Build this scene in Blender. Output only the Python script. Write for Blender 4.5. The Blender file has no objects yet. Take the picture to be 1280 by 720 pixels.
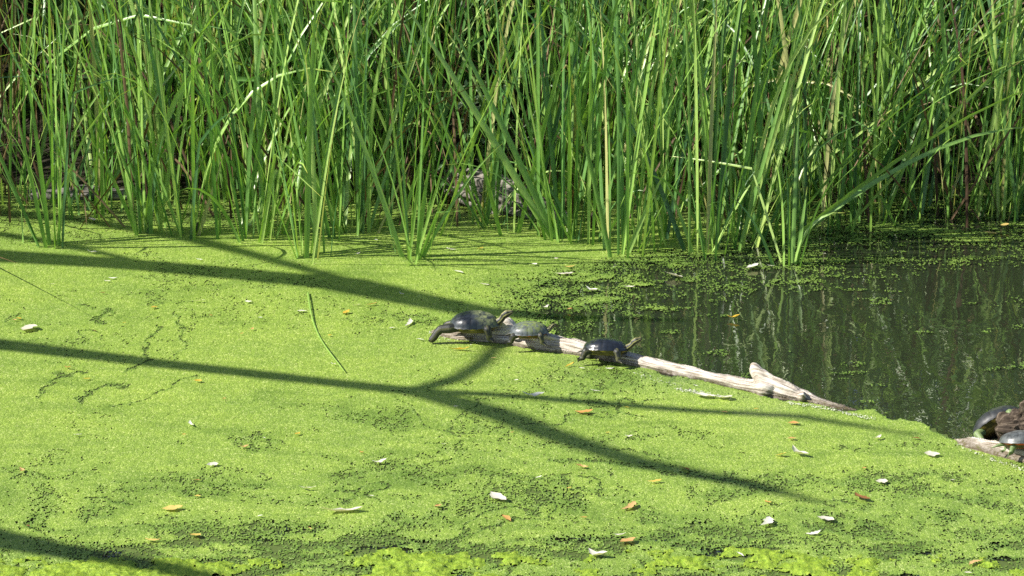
import bpy, bmesh, math, random
import numpy as np
from mathutils import Vector, Matrix

random.seed(7)
rng = np.random.default_rng(11)
scene = bpy.context.scene
COL = scene.collection
R = math.radians

# ------------------------------------------------------------------ camera
CAM_H, PITCH, FPX = 3.0, 15.8, 3600.0
cam_d = bpy.data.cameras.new('camera')
cam_d.sensor_width = 36.0
cam_d.lens = FPX / 1280.0 * 36.0
cam_d.clip_end = 1000.0
cam = bpy.data.objects.new('camera', cam_d)
COL.objects.link(cam)
cam.location = (0, 0, CAM_H)
cam.rotation_euler = (R(90 - PITCH), 0, 0)
scene.camera = cam

# ------------------------------------------------------------------ sky, sun, exposure
SUN_EL = R(40)
SUN_AZ = math.atan2(-0.985, -0.20)            # azimuth from +Y towards +X
SUN = Vector((math.sin(SUN_AZ) * math.cos(SUN_EL), math.cos(SUN_AZ) * math.cos(SUN_EL), math.sin(SUN_EL)))
world = bpy.data.worlds.new('World')
scene.world = world
world.use_nodes = True
wn = world.node_tree
bg = wn.nodes['Background']
sky = wn.nodes.new('ShaderNodeTexSky')
sky.sky_type = 'NISHITA'
sky.sun_disc = False
sky.sun_elevation = SUN_EL
sky.sun_rotation = SUN_AZ % (2 * math.pi)
wn.links.new(sky.outputs[0], bg.inputs[0])
bg.inputs[1].default_value = 0.08
sun_d = bpy.data.lights.new('sun', 'SUN')
sun_d.energy = 5.0
sun_d.angle = R(0.53)
sun_d.color = (1.0, 0.95, 0.86)
sun_o = bpy.data.objects.new('sun', sun_d)
COL.objects.link(sun_o)
sun_o.location = SUN * 40
sun_o.rotation_euler = SUN.to_track_quat('Z', 'Y').to_euler()
scene.view_settings.view_transform = 'Standard'
scene.view_settings.look = 'None'
scene.view_settings.gamma = 1.0
scene.view_settings.exposure = 0.78
scene.cycles.use_denoising = False
scene.cycles.max_bounces = 8
scene.cycles.transparent_max_bounces = 12

# ------------------------------------------------------------------ helpers
_fw = Vector((0, math.cos(R(PITCH)), -math.sin(R(PITCH))))
_up = Vector((0, math.sin(R(PITCH)), math.cos(R(PITCH))))

def P(u, v, z=0.0):
    """photo pixel (1280x720) -> point on the horizontal plane at height z"""
    d = _fw + Vector((1, 0, 0)) * ((u - 640) / FPX) + _up * ((360 - v) / FPX)
    t = (z - CAM_H) / d.z
    return Vector((0, 0, CAM_H)) + d * t

def to_px(x, y, z=0.0):
    """world arrays -> photo pixels"""
    dz = z - CAM_H
    f = y * _fw.y + dz * _fw.z
    return 640 + FPX * x / f, 360 - FPX * (y * _up.y + dz * _up.z) / f

def hash2(ix, iy, seed):
    n = (ix.astype(np.int64) * 374761393 + iy.astype(np.int64) * 668265263 + seed * 974634777) & 0xFFFFFFFF
    n = ((n ^ (n >> 13)) * 1274126177) & 0xFFFFFFFF
    n = ((n ^ (n >> 16)) * 2246822519) & 0xFFFFFFFF
    return ((n ^ (n >> 15)) & 0xFFFFFF) / float(0xFFFFFF)

def vnoise(x, y, seed=0):
    ix, iy = np.floor(x), np.floor(y)
    fx, fy = x - ix, y - iy
    fx = fx * fx * (3 - 2 * fx); fy = fy * fy * (3 - 2 * fy)
    a = hash2(ix, iy, seed); b = hash2(ix + 1, iy, seed)
    c = hash2(ix, iy + 1, seed); d = hash2(ix + 1, iy + 1, seed)
    return (a * (1 - fx) + b * fx) * (1 - fy) + (c * (1 - fx) + d * fx) * fy

def fbm(x, y, octaves=4, seed=0, gain=0.5):
    s, a, t = 0, 1.0, 0
    for o in range(octaves):
        s = s + a * vnoise(x * 2 ** o + 17.3 * o, y * 2 ** o - 9.1 * o, seed + o)
        t += a; a *= gain
    return s / t

def tag(o, label=None, cat=None, group=None, kind=None):
    if label: o['label'] = label
    if cat: o['category'] = cat
    if group: o['group'] = group
    if kind: o['kind'] = kind
    return o

def link(name, me, mat=None, parent=None):
    o = bpy.data.objects.new(name, me)
    COL.objects.link(o)
    if mat is not None and me is not None:
        me.materials.clear(); me.materials.append(mat)
    if parent is not None:
        o.parent = parent
    return o

def empty(name, loc=(0, 0, 0)):
    o = bpy.data.objects.new(name, None)
    o.empty_display_size = 0.05
    COL.objects.link(o)
    o.location = loc
    return o

def mesh(name, verts, faces, smooth=True):
    me = bpy.data.meshes.new(name)
    me.from_pydata([tuple(v) for v in verts], [], [tuple(f) for f in faces])
    if smooth:
        me.polygons.foreach_set('use_smooth', [True] * len(me.polygons))
    me.update()
    return me

def mesh_np(name, verts, quads, smooth=False):
    """fast mesh from (n,3) verts and (m,k) faces"""
    me = bpy.data.meshes.new(name)
    k = quads.shape[1]
    me.vertices.add(len(verts))
    me.vertices.foreach_set('co', np.ascontiguousarray(verts, np.float32).ravel())
    me.loops.add(quads.size)
    me.loops.foreach_set('vertex_index', np.ascontiguousarray(quads, np.int32).ravel())
    me.polygons.add(len(quads))
    me.polygons.foreach_set('loop_start', np.arange(0, quads.size, k, dtype=np.int32))
    if smooth:
        me.polygons.foreach_set('use_smooth', np.ones(len(quads), bool))
    me.update(calc_edges=True)
    return me

def fattr(me, name, vals, domain='POINT'):
    a = me.attributes.new(name, 'FLOAT', domain)
    a.data.foreach_set('value', np.ascontiguousarray(vals, np.float32))

# ------------------------------------------------------------------ materials
class NT:
    """small node-tree builder"""
    def __init__(s, name):
        s.m = bpy.data.materials.new(name); s.m.use_nodes = True
        s.t = s.m.node_tree; s.t.nodes.clear()
        s.out = s.t.nodes.new('ShaderNodeOutputMaterial')
    def n(s, typ, **kw):
        nd = s.t.nodes.new(typ)
        for k, v in kw.items():
            if k.startswith('i_'):
                key = k[2:]
                nd.inputs[int(key) if key.isdigit() else key.replace('_', ' ')].default_value = v
            else:
                setattr(nd, k, v)
        return nd
    def l(s, a, b): s.t.links.new(a, b)
    def ramp(s, fac, stops, interp='LINEAR'):
        r = s.n('ShaderNodeValToRGB'); r.color_ramp.interpolation = interp
        e = r.color_ramp.elements
        while len(e) < len(stops): e.new(0.5)
        for k, (p, c) in enumerate(stops):
            e[k].position = p
            e[k].color = (*c, 1) if not isinstance(c, (int, float)) else (c, c, c, 1)
        s.l(fac, r.inputs[0]); return r.outputs[0]
    def mix(s, fac, a, b, mode='MIX'):
        m = s.n('ShaderNodeMix', data_type='RGBA', blend_type=mode)
        for sock, val in ((m.inputs[0], fac), (m.inputs[6], a), (m.inputs[7], b)):
            if isinstance(val, (int, float)): sock.default_value = val if sock is m.inputs[0] or sock.type == 'VALUE' else (val, val, val, 1)
            elif isinstance(val, tuple): sock.default_value = (*val, 1)
            else: s.l(val, sock)
        return m.outputs[2]
    def noise(s, scale, detail=3, rough=0.55, vec=None, dist=0.0):
        n = s.n('ShaderNodeTexNoise'); n.inputs['Scale'].default_value = scale
        n.inputs['Detail'].default_value = detail; n.inputs['Roughness'].default_value = rough
        n.inputs['Distortion'].default_value = dist
        if vec is not None: s.l(vec, n.inputs['Vector'])
        return n.outputs[0]
    def coord(s, out='Object', scale=(1, 1, 1)):
        c = s.n('ShaderNodeTexCoord'); mp = s.n('ShaderNodeMapping')
        mp.inputs['Scale'].default_value = scale
        s.l(c.outputs[out], mp.inputs[0]); return mp.outputs[0]
    def attr(s, name):
        a = s.n('ShaderNodeAttribute'); a.attribute_name = name; return a.outputs['Fac']
    def bump(s, h, strength, dist):
        b = s.n('ShaderNodeBump'); b.inputs['Strength'].default_value = strength
        b.inputs['Distance'].default_value = dist; s.l(h, b.inputs['Height']); return b.outputs[0]
    def bsdf(s, col, rough=0.6, spec=0.5, normal=None):
        b = s.n('ShaderNodeBsdfPrincipled')
        if isinstance(col, tuple): b.inputs['Base Color'].default_value = (*col, 1)
        else: s.l(col, b.inputs['Base Color'])
        if isinstance(rough, (int, float)): b.inputs['Roughness'].default_value = rough
        else: s.l(rough, b.inputs['Roughness'])
        b.inputs['Specular IOR Level'].default_value = spec
        if normal is not None: s.l(normal, b.inputs['Normal'])
        return b
    def end(s, shader):
        s.l(shader, s.out.inputs[0]); return s.m

def leafy(s, col, rough, spec, transl, normal=None):
    """reflecting blade with light shining through"""
    b = s.bsdf(col, rough, spec, normal)
    t = s.n('ShaderNodeBsdfTranslucent')
    s.l(s.mix(1.0, col, (1.15, 1.25, 0.55), 'MULTIPLY'), t.inputs[0])
    m = s.n('ShaderNodeMixShader'); m.inputs[0].default_value = transl
    s.l(b.outputs[0], m.inputs[1]); s.l(t.outputs[0], m.inputs[2])
    return m.outputs[0]

def mat_reed():
    s = NT('reed_green')
    r = s.attr('rnd'); t = s.attr('t')
    base = s.ramp(r, [(0.0, (0.055, 0.15, 0.05)), (0.35, (0.13, 0.29, 0.065)), (0.65, (0.26, 0.45, 0.085)),
                      (0.9, (0.44, 0.60, 0.17)), (1.0, (0.50, 0.45, 0.20))])
    v = s.coord('Object', (60, 60, 2.0))
    n = s.noise(3.0, 3, 0.6, v)
    base = s.mix(0.5, base, s.ramp(n, [(0.3, 0.55), (0.7, 1.35)]), 'MULTIPLY')
    tip = s.ramp(t, [(0.0, (1.25, 1.15, 0.9)), (0.18, (1.0, 1.0, 1.0)), (0.85, (1.0, 1.0, 1.0)), (1.0, (1.7, 1.1, 0.9))])
    base = s.mix(1.0, base, tip, 'MULTIPLY')
    worn = s.noise(7.0, 4, 0.7, s.coord('Object', (1, 1, 0.8)))
    base = s.mix(s.ramp(worn, [(0.62, 0.0), (0.72, 0.75)]), base, (0.34, 0.24, 0.085))
    return s.end(leafy(s, base, 0.40, 0.9, 0.24, s.bump(n, 0.25, 0.002)))

def mat_dead():
    s = NT('reed_dead')
    r = s.attr('rnd')
    base = s.ramp(r, [(0.0, (0.07, 0.04, 0.022)), (0.5, (0.20, 0.13, 0.07)), (0.85, (0.36, 0.28, 0.16)), (1.0, (0.48, 0.42, 0.30))])
    n = s.noise(3.0, 3, 0.6, s.coord('Object', (60, 60, 4)))
    base = s.mix(0.6, base, s.ramp(n, [(0.3, 0.5), (0.7, 1.3)]), 'MULTIPLY')
    return s.end(leafy(s, base, 0.7, 0.3, 0.15))

def mat_duckweed():
    s = NT('duckweed')
    o = s.coord('Object')
    vor = s.n('ShaderNodeTexVoronoi'); vor.inputs['Scale'].default_value = 240.0; s.l(o, vor.inputs['Vector'])
    frond = s.n('ShaderNodeSeparateColor'); s.l(vor.outputs['Color'], frond.inputs[0])
    col = s.ramp(frond.outputs[0], [(0.0, (0.17, 0.260, 0.040)), (0.5, (0.24, 0.352, 0.056)), (0.85, (0.29, 0.408, 0.076)), (1.0, (0.50, 0.57, 0.20))])
    big = s.noise(1.3, 4, 0.6, o, 0.6)
    col = s.mix(1.0, col, s.ramp(big, [(0.3, (0.86, 0.9, 0.9)), (0.7, (1.08, 1.06, 1.0))]), 'MULTIPLY')
    mid = s.noise(22.0, 4, 0.65, o, 0.4)
    col = s.mix(0.55, col, s.ramp(mid, [(0.28, (0.62, 0.68, 0.7)), (0.7, (1.18, 1.15, 1.1))]), 'MULTIPLY')
    col = s.mix(1.0, col, s.ramp(s.attr('tone'), [(0.30, (1.10, 1.07, 1.05)), (0.52, (1.0, 1.0, 1.0)), (0.75, (0.66, 0.72, 0.66))]), 'MULTIPLY')
    d = s.attr('dens')
    col = s.mix(1.0, col, s.ramp(d, [(0.0, (0.50, 0.58, 0.6)), (0.6, (0.66, 0.73, 0.75)), (0.97, (1.0, 1.0, 1.0))]), 'MULTIPLY')
    nrm = s.bump(vor.outputs['Distance'], 0.6, -0.003)
    b = s.bsdf(col, 0.42, 0.45, nrm)
    return s.end(b.outputs[0])

def mat_algae():
    s = NT('filamentous_algae')
    o = s.coord('Object')
    n = s.noise(60, 5, 0.7, o, 0.5)
    col = s.ramp(n, [(0.25, (0.09, 0.17, 0.010)), (0.5, (0.25, 0.38, 0.028)), (0.75, (0.44, 0.54, 0.06))])
    b = s.bsdf(col, 0.5, 0.4, s.bump(n, 0.9, 0.012))
    return s.end(b.outputs[0])

def mat_water():
    s = NT('pond_water')
    o1 = s.coord('Object', (1.0, 0.55, 1.0)); o2 = s.coord('Object', (1.0, 0.8, 1.0))
    n1 = s.noise(7.0, 2, 0.5, o1, 0.3); n2 = s.noise(24.0, 2, 0.5, o2, 0.2)
    h = s.mix(0.14, n1, n2)
    nrm = s.bump(h, 0.5, 0.0045)
    gl = s.n('ShaderNodeBsdfGlossy'); gl.inputs['Roughness'].default_value = 0.004
    gl.inputs[0].default_value = (1, 1, 1, 1); s.l(nrm, gl.inputs['Normal'])
    tr0 = s.n('ShaderNodeBsdfTransparent'); tr0.inputs[0].default_value = (0.42, 0.44, 0.28, 1)
    df = s.n('ShaderNodeBsdfDiffuse'); df.inputs[0].default_value = (0.066, 0.080, 0.044, 1)   # suspended silt
    tr = s.n('ShaderNodeMixShader'); tr.inputs[0].default_value = 0.32
    s.l(tr0.outputs[0], tr.inputs[1]); s.l(df.outputs[0], tr.inputs[2])
    fr = s.n('ShaderNodeFresnel'); fr.inputs[0].default_value = 1.75
    m = s.n('ShaderNodeMixShader')
    s.l(fr.outputs[0], m.inputs[0]); s.l(tr.outputs[0], m.inputs[1]); s.l(gl.outputs[0], m.inputs[2])
    return s.end(m.outputs[0])

def mat_ground():
    s = NT('muddy_ground')
    o = s.coord('Object')
    n = s.noise(3.5, 6, 0.65, o, 0.4); n2 = s.noise(45, 4, 0.7, o)
    col = s.ramp(n, [(0.25, (0.014, 0.013, 0.008)), (0.55, (0.036, 0.032, 0.019)), (0.8, (0.08, 0.07, 0.045))])
    col = s.mix(0.6, col, s.ramp(n2, [(0.3, 0.4), (0.7, 1.5)]), 'MULTIPLY')
    return s.end(s.bsdf(col, 0.9, 0.2, s.bump(n2, 0.8, 0.03)).outputs[0])

def mat_wood(name, lo, mid_, hi, moss=0.0, grain=(7, 5.5), rough=0.85):
    s = NT(name)
    cb = s.n('ShaderNodeCombineXYZ')
    for q, (an, sc_) in enumerate((('ls', grain[0]), ('la', grain[1]))):
        mm = s.n('ShaderNodeMath', operation='MULTIPLY'); s.l(s.attr(an), mm.inputs[0]); mm.inputs[1].default_value = sc_; s.l(mm.outputs[0], cb.inputs[q])
    n = s.noise(1.2, 6, 0.7, cb.outputs[0], 0.3); n2 = s.noise(9, 5, 0.65, s.coord('Object'))
    col = s.ramp(n, [(0.30, tuple(c * .45 for c in lo)), (0.38, lo), (0.50, mid_), (0.68, hi)])
    col = s.mix(0.7, col, s.ramp(n2, [(0.3, (0.55, 0.52, 0.48)), (0.65, (1.12, 1.1, 1.06))]), 'MULTIPLY')
    if moss:
        w = s.attr('wet')
        n3 = s.noise(60, 4, 0.7, s.coord('Object'))
        f = s.mix(1.0, w, s.ramp(n3, [(0.35, 0.55), (0.6, 1.0)]), 'MULTIPLY')
        col = s.mix(f, col, s.ramp(n3, [(0.35, (0.035, 0.026, 0.014)), (0.55, (0.085, 0.062, 0.030)), (0.72, (0.13, 0.15, 0.045))]))
    return s.end(s.bsdf(col, rough, 0.3, s.bump(n, 0.7, 0.006)).outputs[0])

def mat_shell(name, c0, c1, rough, algae, algae_col=(0.14, 0.17, 0.06), coat=0.12):
    s = NT(name)
    o = s.coord('Object')
    n = s.noise(60, 4, 0.6, o)
    col = s.ramp(n, [(0.3, c0), (0.7, c1)])
    g = s.attr('seam')
    col = s.mix(g, col, (0.010, 0.010, 0.008))
    n2 = s.noise(45, 5, 0.75, o, 0.5); n3 = s.noise(12, 2, 0.5, o)
    av = s.attr('algae')
    f = s.mix(1.0, s.ramp(n2, [(0.40, 0.0), (0.60, 1.0)]), av, 'MULTIPLY')
    f = s.mix(1.0, f, algae, 'MULTIPLY')
    col = s.mix(f, col, algae_col)
    rg = s.n('ShaderNodeMath', operation='MULTIPLY_ADD'); s.l(f, rg.inputs[0]); rg.inputs[1].default_value = 0.5; rg.inputs[2].default_value = rough
    b = s.bsdf(col, rg.outputs[0], 0.6, s.bump(n2, 0.35, 0.0015))
    b.inputs['Coat Weight'].default_value = coat; b.inputs['Coat Roughness'].default_value = rough * .6
    return s.end(b.outputs[0])

def mat_skin(name, base, stripe):
    s = NT(name)
    n = s.noise(120, 4, 0.7, s.coord('Object'))
    col = s.mix(s.attr('stripe'), s.ramp(n, [(0.3, tuple(c * 0.5 for c in base)), (0.7, base)]), stripe)
    return s.end(s.bsdf(col, 0.5, 0.5, s.bump(n, 0.5, 0.002)).outputs[0])

def mat_plastron(name, c_dark, c_mark):
    s = NT(name)
    n = s.noise(30, 3, 0.6, s.coord('Object'))
    col = s.mix(s.attr('mark'), s.ramp(n, [(0.35, c_dark), (0.7, tuple(c * 2.2 for c in c_dark))]), c_mark)
    return s.end(s.bsdf(col, 0.4, 0.5).outputs[0])

def mat_leaf(name, c0, c1, transl=0.25):
    s = NT(name)
    oi = s.n('ShaderNodeObjectInfo')
    col = s.ramp(oi.outputs['Random'], [(0.0, c0), (1.0, c1)])
    n = s.noise(90, 3, 0.6, s.coord('Object'))
    col = s.mix(0.6, col, s.ramp(n, [(0.3, (0.72, 0.66, 0.6)), (0.65, (1.08, 1.08, 1.08))]), 'MULTIPLY')
    return s.end(leafy(s, col, 0.45, 0.4, transl))

def mat_plain(name, c, rough=0.5, spec=0.5):
    s = NT(name)
    n = s.noise(25, 4, 0.6, s.coord('Object'))
    col = s.ramp(n, [(0.3, tuple(x * 0.7 for x in c)), (0.7, tuple(min(1, x * 1.25) for x in c))])
    return s.end(s.bsdf(col, rough, spec).outputs[0])

M = dict(
    reed=mat_reed(), dead=mat_dead(), duck=mat_duckweed(), algae=mat_algae(), water=mat_water(), ground=mat_ground(),
    drift=mat_wood('driftwood', (0.20, 0.16, 0.12), (0.64, 0.58, 0.51), (0.86, 0.83, 0.77), moss=1),
    bark=mat_wood('furrowed_bark', (0.06, 0.055, 0.048), (0.23, 0.21, 0.185), (0.42, 0.40, 0.36), grain=(9, 5)),
    greylog=mat_wood('grey_log', (0.06, 0.055, 0.05), (0.20, 0.19, 0.17), (0.36, 0.34, 0.31)),
    stump=mat_wood('brown_root', (0.016, 0.011, 0.008), (0.060, 0.043, 0.030), (0.22, 0.18, 0.14), grain=(45, 5)),
    limb=mat_wood('limb_bark', (0.04, 0.035, 0.03), (0.10, 0.09, 0.075), (0.17, 0.15, 0.13)),
    shell_grey=mat_shell('shell_grey_dry', (0.020, 0.025, 0.030), (0.055, 0.066, 0.076), 0.34, 1.0, (0.22, 0.25, 0.10)),
    shell_algae=mat_shell('shell_algae_green', (0.045, 0.055, 0.06), (0.12, 0.14, 0.15), 0.45, 1.0, (0.17, 0.22, 0.05)),
    shell_black=mat_shell('shell_black_wet', (0.008, 0.010, 0.014), (0.020, 0.024, 0.032), 0.24, 0.45, (0.10, 0.14, 0.03), 0.8),
    shell_dull=mat_shell('shell_dull_dark', (0.010, 0.012, 0.014), (0.030, 0.034, 0.038), 0.5, 0.6),
    shell_red=mat_shell('shell_slate', (0.05, 0.058, 0.06), (0.13, 0.14, 0.14), 0.4, 0.5, (0.28, 0.29, 0.25)),
    skin_dark=mat_skin('turtle_skin_dark', (0.026, 0.028, 0.024), (0.30, 0.29, 0.10)),
    skin_green=mat_skin('turtle_skin_green', (0.19, 0.27, 0.10), (0.30, 0.38, 0.12)),
    plast_yel=mat_plastron('plastron_olive', (0.05, 0.038, 0.012), (0.42, 0.30, 0.07)),
    plast_red=mat_plastron('plastron_red', (0.05, 0.03, 0.012), (0.50, 0.07, 0.02)),
    eye=mat_plain('turtle_eye', (0.02, 0.02, 0.015), 0.1),
    leaf_pale=mat_leaf('leaf_pale', (0.74, 0.68, 0.60), (0.85, 0.84, 0.80)),
    leaf_yellow=mat_leaf('leaf_yellow', (0.68, 0.46, 0.05), (0.78, 0.58, 0.20)),
    leaf_orange=mat_leaf('leaf_orange', (0.60, 0.32, 0.10), (0.74, 0.50, 0.24)),
    leaf_brown=mat_leaf('leaf_brown', (0.24, 0.09, 0.035), (0.30, 0.14, 0.06)),
    mugwort=mat_leaf('silvery_leaf', (0.26, 0.38, 0.18), (0.42, 0.52, 0.36)),
    subweed=mat_plain('submerged_weed', (0.085, 0.122, 0.024), 0.6),
    scum=mat_plain('pale_scum', (0.55, 0.56, 0.44), 0.7),
    stem=mat_plain('green_stem', (0.10, 0.16, 0.05)),
    thicket=mat_leaf('thicket_leaf', (0.022, 0.05, 0.014), (0.035, 0.075, 0.02)),
)

# ------------------------------------------------------------------ ground, pond bed, water
def shore_y(x):
    return 12.25 + 0.10 * np.sin(x * 1.7 + 0.4) + 0.06 * np.sin(x * 4.1)

def ground_z(x, y):
    sy = shore_y(x)
    d_far = y - sy
    far = np.where(d_far > 0, 0.03 + d_far * 0.30, 0.0)
    d_left = -4.6 - x + 0.25 * np.sin(y * 0.9)
    d_near = 4.2 - y
    d_right = x - 6.5 + 0.3 * np.sin(y * 0.7)
    land = np.maximum.reduce([d_far, d_left, d_near, d_right])
    z = np.where(land > 0, 0.02 + np.minimum(land * 0.35, 0.9 + 0.02 * land), np.maximum(land * 0.35, -0.42))
    return z + 0.07 * (fbm(x * 1.3, y * 1.3, 4, 3) - 0.5)

def axis(a, b, n, far):
    core = np.linspace(a, b, n)
    ext = np.geomspace(0.3, far, 14)
    return np.concatenate([(a - ext)[::-1], core, b + ext])
gx = axis(-8, 8, 130, 400); gy = axis(2, 18, 130, 400)
GX, GY = np.meshgrid(gx, gy)
V = np.stack([GX, GY, ground_z(GX, GY)], -1).reshape(-1, 3)
def grid_quads(nx, ny):
    i = np.arange(ny - 1)[:, None] * nx + np.arange(nx - 1)[None, :]
    i = i.ravel()
    return np.stack([i, i + 1, i + nx + 1, i + nx], 1)
tag(link('ground', mesh_np('ground', V, grid_quads(len(gx), len(gy)), True), M['ground']), kind='structure')
tag(link('water', mesh('water', [(-7, 1.5, 0), (9, 1.5, 0), (9, 13.2, 0), (-7, 13.2, 0)], [(0, 1, 2, 3)]), M['water']), kind='structure')

# ------------------------------------------------------------------ duckweed cover
def seg_dist(u, v, pts):
    best = np.full(u.shape, 1e9)
    for (x0, y0), (x1, y1) in zip(pts[:-1], pts[1:]):
        dx, dy = x1 - x0, y1 - y0
        t = np.clip(((u - x0) * dx + (v - y0) * dy) / (dx * dx + dy * dy), 0, 1)
        best = np.minimum(best, np.hypot(u - x0 - t * dx, (v - y0 - t * dy)))
    return best

def inside(u, v, poly):
    c = np.zeros(u.shape, bool)
    for (x0, y0), (x1, y1) in zip(poly, poly[1:] + poly[:1]):
        cond = (y0 > v) != (y1 > v)
        c ^= cond & (u < (x1 - x0) * (v - y0) / ((y1 - y0) if y1 != y0 else 1e-9) + x0)
    return c

def sstep(a, b, x):
    t = np.clip((x - a) / (b - a), 0, 1); return t * t * (3 - 2 * t)

OPEN = [(690, 425), (676, 400), (690, 372), (730, 352), (800, 338), (900, 345), (985, 330), (1060, 305), (1150, 300), (1500, 305),
        (1500, 575), (1280, 556), (1200, 546), (1080, 521), (940, 492), (860, 474), (790, 456), (720, 436)]
SPECK = [(640, 352), (720, 342), (800, 322), (860, 318), (960, 300), (1020, 285), (1080, 262), (1500, 262), (1500, 320), (1150, 330), (1080, 352), (900, 368), (760, 385), (700, 425), (660, 400)]
def coverage(x, y):
    """probability-like cover 0..1 of duckweed at points of the pond"""
    u, v = to_px(x, y)
    wu = u + 55 * (fbm(x * 4, y * 2.2, 4, 21) - 0.5); wv = v + 22 * (fbm(x * 4, y * 2.2, 4, 31) - 0.5)
    wu = wu + 40 * (fbm(x * 13, y * 8, 4, 25) - 0.5); wv = wv + 18 * (fbm(x * 13, y * 8, 4, 35) - 0.5)
    op = inside(wu, wv, OPEN)
    soft = ((0, 0), (-34, -5), (30, 6), (-60, 3), (14, -9), (-22, 9))
    spf = sum(inside(wu + a, wv + b, SPECK).astype(float) for a, b in soft) / len(soft)
    cov = np.ones(u.shape)
    stre = fbm(x * 5.0, y * 5.5, 5, 41)
    stre = 0.55 * stre + 0.45 * fbm(x * 6, y * 16, 4, 45)
    cov = np.where(op, np.where(stre > 0.68, 0.40, 0.0), cov)
    spk = 0.06 + 0.62 * sstep(0.38, 0.70, stre)
    cov = np.where(op, np.maximum(cov, spf * spk * 0.75), 1 - spf * (1 - np.minimum(1, spk + 0.15)))
    # green rafts lying in the open water
    for (pu, pv, ru, rv, a) in ((840, 388, 75, 9, .8), (893, 446, 26, 6, .95), (870, 458, 30, 5, .7), (1250, 378, 50, 6, .7), (1170, 322, 120, 7, .6),
                                (740, 372, 46, 8, .75), (820, 352, 90, 6, .8), (940, 332, 50, 7, .85), (1215, 300, 90, 6, .6), (1050, 322, 40, 5, .7), (1155, 350, 22, 4, .5)):
        q = ((wu - pu) / ru) ** 2 + ((wv - pv) / rv) ** 2
        cov = np.maximum(cov, a * np.clip(1.3 - q, 0, 1) * sstep(0.34, 0.60, stre))
    # dark shade-side water between the stems at the back
    back = sstep(292, 268, v) * np.where(stre > 0.5, 0.25, 0.75)
    back = back * np.where((u > 545) & (u < 700), 0.8, 1)
    cov = cov * (1 - np.where(cov > 0.3, back, 0) * 0.9)
    # pads of thin cover: flow lines, eddies, ragged holes
    ax, ay = x * 1.1, y * 0.9
    w1 = fbm(ax * 1.6, ay * 1.6, 4, 51) - 0.5; w2 = fbm(ax * 1.6 + 7, ay * 1.6 + 3, 4, 61) - 0.5
    rid = 1 - np.abs(2 * fbm(ax * 2.4 + 3.2 * w1, ay * 2.4 + 3.2 * w2, 3, 71) - 1)
    zone = fbm(x * 0.9, y * 0.8, 3, 81)
    thin = 0.6 * sstep(0.976, 0.998, rid) * sstep(0.48, 0.64, zone)
    swirl = fbm(ax * 2.6 + 5.0 * w1, ay * 6.0 + 6.5 * w2, 5, 131, 0.62)
    thin = np.maximum(thin, 0.012 + (0.20 + .14 * sstep(540, 650, v)) * sstep(0.50, 0.74, swirl) * sstep(0.36, 0.60, zone + 0.10 * sstep(480, 640, v)))
    hole = np.zeros(u.shape)
    fine = fbm(x * 16, y * 12, 4, 91)
    for (pu, pv, ru, rv, a) in ((900, 597, 75, 7, .9), (1150, 605, 150, 20, .75), (1060, 640, 120, 14, .6), (320, 553, 40, 16, .6), (590, 520, 20, 8, .7),
                                (360, 355, 70, 8, .55), (75, 468, 12, 4, .8), (760, 395, 60, 10, .4), (500, 400, 60, 12, .55),
                                (745, 605, 10, 6, .8), (870, 612, 12, 6, .7), (190, 380, 20, 4, .4), (1120, 560, 90, 7, .35), (60, 590, 60, 14, .5), (180, 615, 60, 8, .4), (450, 625, 90, 9, .35), (520, 684, 62, 9, 1.5), (345, 688, 40, 8, 1.2), (960, 676, 70, 9, 1.3), (1080, 655, 160, 22, 1.0), (1220, 660, 110, 22, .9), (150, 700, 90, 10, 1.0), (700, 680, 40, 7, 1.0)):
        q = ((u - pu) / ru) ** 2 + ((v - pv) / rv) ** 2
        hole = np.maximum(hole, a * np.clip(1.25 - q, 0, 1))
    thin = np.maximum(thin, 0.50 * hole * sstep(0.36, 0.62, fine))
    for pts, w, a in (([(198, 410), (185, 435), (180, 458), (155, 466)], 3.0, .9), ([(220, 395), (232, 430), (212, 455)], 3.0, .6),
                      ([(155, 480), (110, 495), (98, 502)], 3.6, .9), ([(105, 466), (75, 476), (50, 500)], 2.6, .7), ([(140, 510), (210, 490), (245, 470)], 1.8, .6),
                      ([(690, 580), (760, 577), (820, 590), (900, 600), (950, 606)], 3.5, .7), ([(110, 625), (150, 627), (160, 632)], 1.6, .8),
                      ([(0, 600), (40, 590), (60, 600)], 2, .6), ([(505, 625), (545, 618), (600, 628)], 1.6, .5), ([(720, 595), (745, 600), (752, 612)], 3, .7),
                      ([(930, 610), (1010, 600), (1130, 612), (1280, 640)], 6, .5), ([(640, 560), (720, 556), (830, 572)], 1.5, .5)):
        d = seg_dist(u + 22 * (fine - .5) + 10 * (fbm(x * 30, y * 20, 2, 95) - .5), v + 12 * (fine - .5), pts)
        thin = np.maximum(thin, .75 * a * np.clip(1.3 - d / (w * .75), 0, 1))
    # front: torn edge of the mat where filamentous algae starts
    fr = sstep(640, 690, v + 40 * (fbm(x * 3, y * 4, 4, 101) - 0.5))
    thin = np.maximum(thin, fr * (0.08 + 0.70 * sstep(0.47, 0.64, fbm(x * 4.5, y * 9, 5, 111, 0.62))))
    cov = cov * (1 - 0.93 * np.clip(thin, 0, 1))
    return cov

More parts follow.
